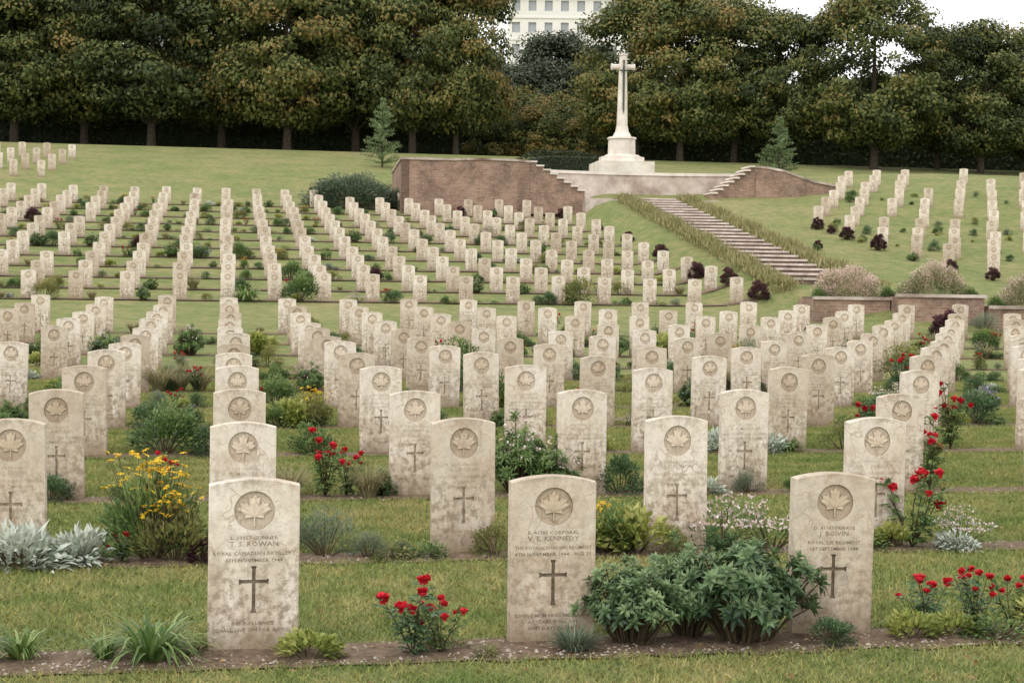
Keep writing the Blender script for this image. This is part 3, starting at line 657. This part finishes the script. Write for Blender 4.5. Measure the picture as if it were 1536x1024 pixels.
for sgn, pe in ((-1, 5.4), (1, 4.9)):
    k = 8; pd = (pe-2.9)/k
    for i in range(k):
        a = 2.9+pd*i; b_ = a+pd-.004; z = 5.45+(TZ-5.45)*(i+1)/k
        p0, p1 = (a, b_) if sgn > 0 else (-b_, -a)
        pbox(mb, p0, p1, .95, 2.35, 4.5, z-.072, 0); pbox(mb, p0-.03, p1+.02, .86, 2.38, z-.07, z, 1)
def boxuv(me):
    uvl = me.uv_layers.new(name='UVMap'); u_ = []
    for p_ in me.polygons:
        for vi in p_.vertices:
            c = me.vertices[vi].co; u_.append((c.x+c.y, c.z))
    uvl.data.foreach_set('uv', np.array(u_, np.float32).ravel())
me = mb.build('flanking_steps', [M_brick, M_pale]); boxuv(me); obj('flanking_steps', me)
mb = MB()
poly = [(-10.8, 13), (-10.8, .9), (-8.7, .9), (-7.0, .35), (-5.4, 1.2), (-5.4, 2.7), (-3, 3.2), (0, 3.6), (3, 3.2), (4.9, 2.7), (4.9, 1.2), (6.0, .7), (8.4, 1.6), (8.4, 13)]
zs_ = [6.6]*11+[6.45, 6.0, 6.6]
V = [(*pq2xy(p, q), z) for (p, q), z in zip(poly, zs_)]+[(*pq2xy(p, q), 4.2) for p, q in poly]; n = len(poly)
mb.add(V, [list(range(n))]+[[i, (i+1) % n, n+(i+1) % n, n+i] for i in range(n)])
obj('terrace_lawn', mb.build('terrace_lawn', [M_ground]))

# cross of sacrifice
def octa(mb, z0, z1, r0, r1, mat=0, rot=math.pi/8, cx=0, cy=0):
    V = [(cx+r*math.cos(rot+k*math.pi/4), cy+r*math.sin(rot+k*math.pi/4), z) for z, r in ((z0, r0), (z1, r1)) for k in range(8)]
    mb.add(V, [[k, (k+1) % 8, 8+(k+1) % 8, 8+k] for k in range(8)]+[list(range(8, 16))], mat)
mb = MB()
box(mb, -1.35, 1.35, -1.35, 1.35, -.8, .22, 0); octa(mb, .222, .50, 1.12, 1.12); octa(mb, .502, .62, .98, .80)
octa(mb, .622, 1.40, .68, .66); octa(mb, 1.402, 1.50, .72, .70); octa(mb, 1.502, 1.75, .48, .36); octa(mb, 1.752, 2.1, .34, .275)
octa(mb, 2.102, 5.58, .27, .185)
octa(mb, 5.585, 5.655, .215, .215)
for s_ in (-1, 1):
    V = []
    for x, r_ in ((0, .15), (.50, .135), (.505, .165), (.575, .165)):
        for k in range(8): V.append((s_*x, r_*math.cos(math.pi/8+k*math.pi/4), 5.02+r_*math.sin(math.pi/8+k*math.pi/4)))
    mb.add(V, [[a*8+k, a*8+(k+1) % 8, (a+1)*8+(k+1) % 8, (a+1)*8+k] for a in range(3) for k in range(8)]+[list(range(24, 32))], 0)
yb = -.30
mb.add([(-.055, yb+.06, 5.0), (.055, yb+.06, 5.0), (.045, yb, 2.9), (-.045, yb, 2.9), (0, yb-.06, 2.6), (0, yb-.03, 5.0)], [[0, 3, 4, 5], [1, 5, 4, 2], [0, 5, 1], [3, 2, 4], [0, 1, 2, 3]], 1)
box(mb, -.2, .2, yb+.0, yb+.08, 4.78, 4.85, 1); box(mb, -.03, .03, yb+.02, yb+.07, 4.853, 5.25, 1); octa(mb, 5.25, 5.33, .05, .05, 1, cx=0, cy=yb+.04)
cx_, cy_ = pq2xy(-.2, 6.5)
obj('cross_of_sacrifice', mb.build('cross_of_sacrifice', [M_pale, M_bronze]), (cx_, cy_, 7.05), math.radians(7), (1, 1, .96))

# ---------------------------------------------------------------- hedges, planter
def hedge(name, x0, x1, y0, y1, hh, mat, n, ls=.12, lump=.06):
    mb = MB(); cx, cy = (x0+x1)/2, (y0+y1)/2; lx, ly = (x1-x0)/2, (y1-y0)/2
    P = rng.uniform(-1, 1, (n, 3)); f = rng.integers(3, size=n); sg = np.sign(P)
    for a in range(3): P[f == a, a] = sg[f == a, a]*rng.uniform(1-2*lump, 1+lump, (f == a).sum())
    Nn = np.zeros((n, 3)); Nn[np.arange(n), f] = sg[np.arange(n), f]
    P = P*[lx, ly, hh/2]+[0, 0, hh/2]
    D = runit(n)+[0, 0, .3]
    X_ = cx+P[:, 0]; Y_ = cy+P[:, 1]
    hm = 1+lump*3*(np.sin(X_*.9)*np.sin(X_*.37+1)+.5*np.sin(X_*2.3))
    P = np.stack([X_, Y_, P[:, 2]*hm+H(X_, Y_)], 1)
    quads(mb, P, D, Nn+runit(n)*.6, ls, ls*.7, 0, np.clip(rng.normal(size=n)*.2+.45, 0, 1))
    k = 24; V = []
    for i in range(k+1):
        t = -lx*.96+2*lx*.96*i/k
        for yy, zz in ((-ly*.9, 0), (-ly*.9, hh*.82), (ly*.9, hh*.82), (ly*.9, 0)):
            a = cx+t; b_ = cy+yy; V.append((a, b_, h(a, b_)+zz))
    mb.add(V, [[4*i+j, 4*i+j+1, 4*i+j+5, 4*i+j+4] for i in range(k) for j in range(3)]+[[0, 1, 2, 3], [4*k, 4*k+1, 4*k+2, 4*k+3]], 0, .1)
    return obj(name, mb.build(name, [mat]))
hedge('boxwood_hedge', -1.1, 5.0, 83.5, 85, 1.15, M_hedge, 9000, .1, .04)
hedge('boundary_hedge', -62, 0, 116, 118, 2.6, M_hedge, 26000, .3); hedge('boundary_hedge', 0, 62, 116, 118, 2.6, M_hedge, 26000, .3)
hedge('background_woodland', -75, -3, 130, 134, 7.0, M_tree2, 34000, .55, .08); hedge('background_woodland', -3, 75, 130, 134, 4.6, M_tree2, 30000, .5, .08)

def planter(p0, p1, y0, hh, z):
    box(mbp, p0, p1, y0, y0+2.6, z-.6, z+hh-.08, 0)
    box(mbp, p0-.05, p1+.05, y0-.05, y0+.30, z+hh-.078, z+hh, 1); box(mbp, p0+.1, p1-.1, y0+.302, y0+2.5, z+hh-.1, z+hh-.03, 2)
mbp = MB()
planter(7.8, 9.70, 40.2, .42, .84); planter(9.73, 11.85, 39.3, .85, .51); planter(11.95, 16.5, 38.8, .62, .48)
me = mbp.build('brick_planter', [M_brick, M_palew, M_soil]); boxuv(me); obj('brick_planter', me)
for k in range(3): reg('heather_mound', shrub(2.2, .88, 17000, .038, .032, 110, .02, .8, None, False, spread=.10, tw=.42, tb=.0), [M_brownfl])
for (x, y, z, s_) in ((8.8, 41.2, 1.14, 1.0), (10.85, 40.4, 1.26, 1.06), (13.25, 39.9, 1.0, 1.06), (15.3, 40.1, 1.0, 1.1)):
    obj('heather_mound', PL['heather_mound'][rng.integers(3)], (x, y, z), rng.uniform(0, 6), (s_, s_*.85, s_*1.08))
for (x, y, z) in ((9.75, 40.6, 1.2), (11.75, 40.0, 1.2), (8.0, 40.7, 1.15), (12.2, 39.4, 1.0)): obj('green_shrub', PL['green_shrub'][0], (x, y, z), 1, 1.0)
PL['juniper'] = [shrub(4.6, 1.35, 16000, .16, .05, 60, .02, .4, None, True, spread=.13, tb=-.15).build('juniper', [M_gray, M_stem])]
x, y = -7.4, 70.8; obj('spreading_juniper', PL['juniper'][0], (x, y, h(x, y)), 0, (1.05, .8, 1.0))
obj('spreading_juniper', PL['juniper'][0], (-4.8, 71.2, h(-4.8, 71.2)), 2, (.7, .5, .7))

# ---------------------------------------------------------------- trees
def tree(name, hh, r, zlow, ncl, nlf, ls, mats, tb=0, crf=.22, cf=.40, cv=.15):
    mb = MB(); top = np.array([rng.normal()*.2, rng.normal()*.2, hh*.8])
    tp = [np.array([0, 0, -.3]), np.array([0, 0, 1.5]), np.array([rng.normal()*.15, rng.normal()*.15, hh*.35]), np.array([rng.normal()*.2, rng.normal()*.2, hh*.6]), top]
    tube(mb, tp, [.36, .27, .22, .12, .03], 9, 1)
    C = []; tints = []; cs = []
    cz = zlow+(hh-zlow)*cf; zu = hh-cz; zd = cz-zlow
    for k in range(ncl):
        zn = rng.uniform(-1, 1) if rng.random() > .25 else rng.uniform(-1, -.3); a = rng.uniform(0, 6.283)
        prof = math.sqrt(max(0, 1-zn*zn)) if zn > 0 else (1-abs(zn)**3.5)**.5*.9+.12
        rad = rng.uniform(.35, 1.0)**.5*rng.uniform(.88, 1.06)
        c = np.array([math.cos(a)*r*prof*rad, math.sin(a)*r*prof*rad, cz+zn*(zu if zn > 0 else zd)*.90]); C.append(c); tints.append(rng.normal()*cv)
        cs.append(1+.45*max(zn, 0))
        if k % 4 == 0 and zn < .4:
            t = min(max((c[2]-1.0)/hh*.75, .12), .7); b = np.array([0, 0, t*hh*.8]); m = (b+c)/2+[0, 0, .3+rng.random()*.4]
            tube(mb, [b, m, c], [.09, .05, .015], 5, 1)
    C = np.array(C); tints = np.array(tints)
    cr = rng.uniform(.6, 1.3, ncl)*r*crf*np.array(cs)
    idx = rng.choice(ncl, size=nlf, p=cr**2/np.sum(cr**2))
    o = runit(nlf)*rng.uniform(.45, 1.06, (nlf, 1)); P = C[idx]+o*cr[idx][:, None]*[1.12, 1.12, .60]
    out = nrm(P-[0, 0, cz]); Nn = nrm(o*[.6, .6, 1.0]+out*.3+[0, 0, .35]+runit(nlf)*.5)
    D = np.cross(Nn, runit(nlf))+[0, 0, -.35]
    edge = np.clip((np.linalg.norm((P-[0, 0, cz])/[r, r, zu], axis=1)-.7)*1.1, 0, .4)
    tint = np.clip(.38+tints[idx]+rng.normal(size=nlf)*.11+edge*rng.random(nlf)*.8+.10*o[:, 2]+tb, 0, 1)  # clump tops tinted lighter, light from above painted into the leaves
    quads(mb, P, D, Nn, ls*rng.uniform(.7, 1.4, nlf), ls*.64*rng.uniform(.7, 1.3, nlf), 0, tint)
    return mb.build(name, mats)
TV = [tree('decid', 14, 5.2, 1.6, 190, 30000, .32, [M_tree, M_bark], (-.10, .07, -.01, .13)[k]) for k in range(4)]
def put_tree(x, y, s, me=None, name='deciduous_tree', sz=None):
    me = me or TV[rng.integers(4)]; obj(name, me, (x, y, h(x, y)), rng.uniform(0, 6.28), (s, s, sz or s))
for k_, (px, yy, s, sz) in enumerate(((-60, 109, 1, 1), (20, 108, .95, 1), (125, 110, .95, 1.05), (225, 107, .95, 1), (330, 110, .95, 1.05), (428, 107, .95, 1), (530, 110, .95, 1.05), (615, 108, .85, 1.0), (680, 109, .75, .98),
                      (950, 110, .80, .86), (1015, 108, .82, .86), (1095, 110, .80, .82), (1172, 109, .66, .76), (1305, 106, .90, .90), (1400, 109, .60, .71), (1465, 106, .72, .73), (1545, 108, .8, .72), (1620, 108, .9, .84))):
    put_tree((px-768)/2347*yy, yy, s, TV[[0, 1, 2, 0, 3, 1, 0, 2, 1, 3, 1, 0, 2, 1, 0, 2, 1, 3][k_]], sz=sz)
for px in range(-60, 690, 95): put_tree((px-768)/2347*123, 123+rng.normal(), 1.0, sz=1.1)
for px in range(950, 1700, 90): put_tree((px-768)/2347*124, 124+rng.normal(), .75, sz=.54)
TD = tree('dark', 13, 3.8, .5, 150, 30000, .3, [M_tree2, M_bark], .05, .30, .5)
put_tree(3.5, 136, .95, TD, 'distant_tree', .92); put_tree(6.6, 140, .85, TD, 'distant_tree', .88); put_tree(.4, 133, .8, TD, 'distant_tree', .66); put_tree(-2.6, 134, .8, TD, 'distant_tree', .70)
TU = tree('under', 4, 2.2, .1, 60, 9000, .2, [M_tree, M_bark], .14, .28)
for x, y, s_ in ((1.6, 113, 1.0), (-1.5, 114, .9), (4.5, 113.5, .8), (3.0, 119, 1.3), (0.0, 120, 1.4), (7, 119, 1.2)): obj('understory_shrub', TU, (x, y, h(x, y)-.3), rng.uniform(0, 6), s_)
def conifer(hh, r):
    mb = MB(); tube(mb, [(0, 0, -.1), (0, 0, hh*.5), (0, 0, hh)], [.06, .04, .01], 6, 1)
    for z in np.linspace(.06*hh, hh*.97, 15):
        rr = r*(1-z/hh)**.75+.06
        for q in range(5):
            a = rng.uniform(0, 6.28); ln = rr*rng.uniform(.5, 1.25); e = np.array([math.cos(a)*ln, math.sin(a)*ln, z+ln*.22]); b = np.array([0, 0, z])
            tube(mb, [b, e], [.015, .004], 3, 1); n = int(25+85*ln); s_ = rng.random(n)[:, None]
            P = b+(e-b)*s_+runit(n)*.06; leaves(mb, P, (e-b)*.6+runit(n), runit(n)+[0, 0, 1], .13, .035, 0, rng.random(n))
    return mb.build('conifer', [M_larch, M_bark])
obj('young_conifer', conifer(3.9, 1.35), (-7.5, 89, h(-7.5, 89))); obj('young_conifer', conifer(3.1, 1.2), (14.3, 85, h(14.3, 85)))

# ---------------------------------------------------------------- apartment building
M_plaster = mat_noisy('plaster', (.74, .72, .67), (.82, .80, .76), .3); M_glass, nt_, b_, o_ = newmat('glass'); b_.inputs['Base Color'].default_value = (.38, .40, .42, 1); b_.inputs['Roughness'].default_value = .15
emp = bpy.data.objects.new('apartment_building', None); scene.collection.objects.link(emp)
mb = MB(); gl = MB(); bx0, bx1, by, zb = -1.2, 33.5, 225, 11.0; bays, fl = 15, 10; bw = (bx1-bx0)/bays; fh = 3.1
for a in range(bays):
    for f in range(fl):
        x0, x1, z0, z1 = bx0+a*bw, bx0+(a+1)*bw, zb+f*fh, zb+(f+1)*fh; wx0, wx1, wz0, wz1 = x0+.6, x1-.6, z0+.9, z0+2.4
        V = [(x0, by, z0), (x1, by, z0), (x1, by, z1), (x0, by, z1), (wx0, by, wz0), (wx1, by, wz0), (wx1, by, wz1), (wx0, by, wz1)] + [(x, by+.3, z) for x, z in ((wx0, wz0), (wx1, wz0), (wx1, wz1), (wx0, wz1))]
        mb.add(V, [[0, 1, 5, 4], [1, 2, 6, 5], [2, 3, 7, 6], [3, 0, 4, 7], [4, 5, 9, 8], [5, 6, 10, 9], [6, 7, 11, 10], [7, 4, 8, 11]])
        gl.add([(wx0, by+.28, wz0), (wx1, by+.28, wz0), (wx1, by+.28, wz1), (wx0, by+.28, wz1)], [[0, 1, 2, 3]])
zt = zb+fl*fh
mb.add([(bx0, by, zb), (bx0, by+12, zb), (bx0, by+12, zt), (bx0, by, zt), (bx1, by, zb), (bx1, by+12, zb), (bx1, by+12, zt), (bx1, by, zt)], [[0, 1, 2, 3], [4, 5, 6, 7], [1, 5, 6, 2]])
for f in range(1, fl): box(mb, bx0-.1, bx1+.1, by-.12, by-.003, zb+f*fh-.15, zb+f*fh+.1)
for nm, m_, mm in (('facade', mb, M_plaster), ('windows', gl, M_glass)): o = obj(nm, m_.build(nm, [mm])); o.parent = emp
mb = MB(); box(mb, bx0-.6, bx1+.6, by-.6, by+12.6, zt+.003, zt+.5); o = obj('roof', mb.build('roof', [M_pale])); o.parent = emp

# ---------------------------------------------------------------- light
w = bpy.data.worlds.new('World'); scene.world = w; w.use_nodes = True; nt = w.node_tree; nt.nodes.clear()
el, az = math.radians(50), math.radians(212)
sky = nt.nodes.new('ShaderNodeTexSky'); sky.sky_type = 'NISHITA'; sky.sun_disc = False; sky.sun_elevation = el; sky.sun_rotation = az
tc = nt.nodes.new('ShaderNodeTexCoord'); cn = noise(nt, tc.outputs['Generated'], 3, 5, .6)
cl = ramp(nt, [(.3, (.91, .90, .89)), (.7, (1, .99, .975))], cn)
cl = mix(nt, 1.0, cl, (10.9, 10.9, 10.9), 'MULTIPLY')
mx = mix(nt, .90, sky.outputs[0], cl)
bg = nt.nodes.new('ShaderNodeBackground'); bg.inputs[1].default_value = .15; nt.links.new(mx, bg.inputs[0])
wo = nt.nodes.new('ShaderNodeOutputWorld'); nt.links.new(bg.outputs[0], wo.inputs[0])
sd = Vector((math.sin(az)*math.cos(el), math.cos(az)*math.cos(el), math.sin(el)))
sl = bpy.data.lights.new('sun', 'SUN'); sl.energy = 1.2; sl.angle = math.radians(32); sl.color = (1, .96, .91)
so = bpy.data.objects.new('sun', sl); so.rotation_euler = sd.to_track_quat('Z', 'Y').to_euler(); scene.collection.objects.link(so)

cam = bpy.data.cameras.new('camera'); cam.lens = 55; cam.sensor_width = 36; cam.clip_end = 4000
co = bpy.data.objects.new('camera', cam); scene.collection.objects.link(co)
co.matrix_world = Matrix.Translation((0, 0, 1.6)) @ Matrix.Rotation(math.radians(90-2.29), 4, 'X') @ Matrix.Rotation(math.radians(.8), 4, 'Z')
scene.camera = co
scene.view_settings.view_transform = 'Standard'; scene.view_settings.look = 'None'; scene.view_settings.exposure = 0
print('objects', len(bpy.data.objects))
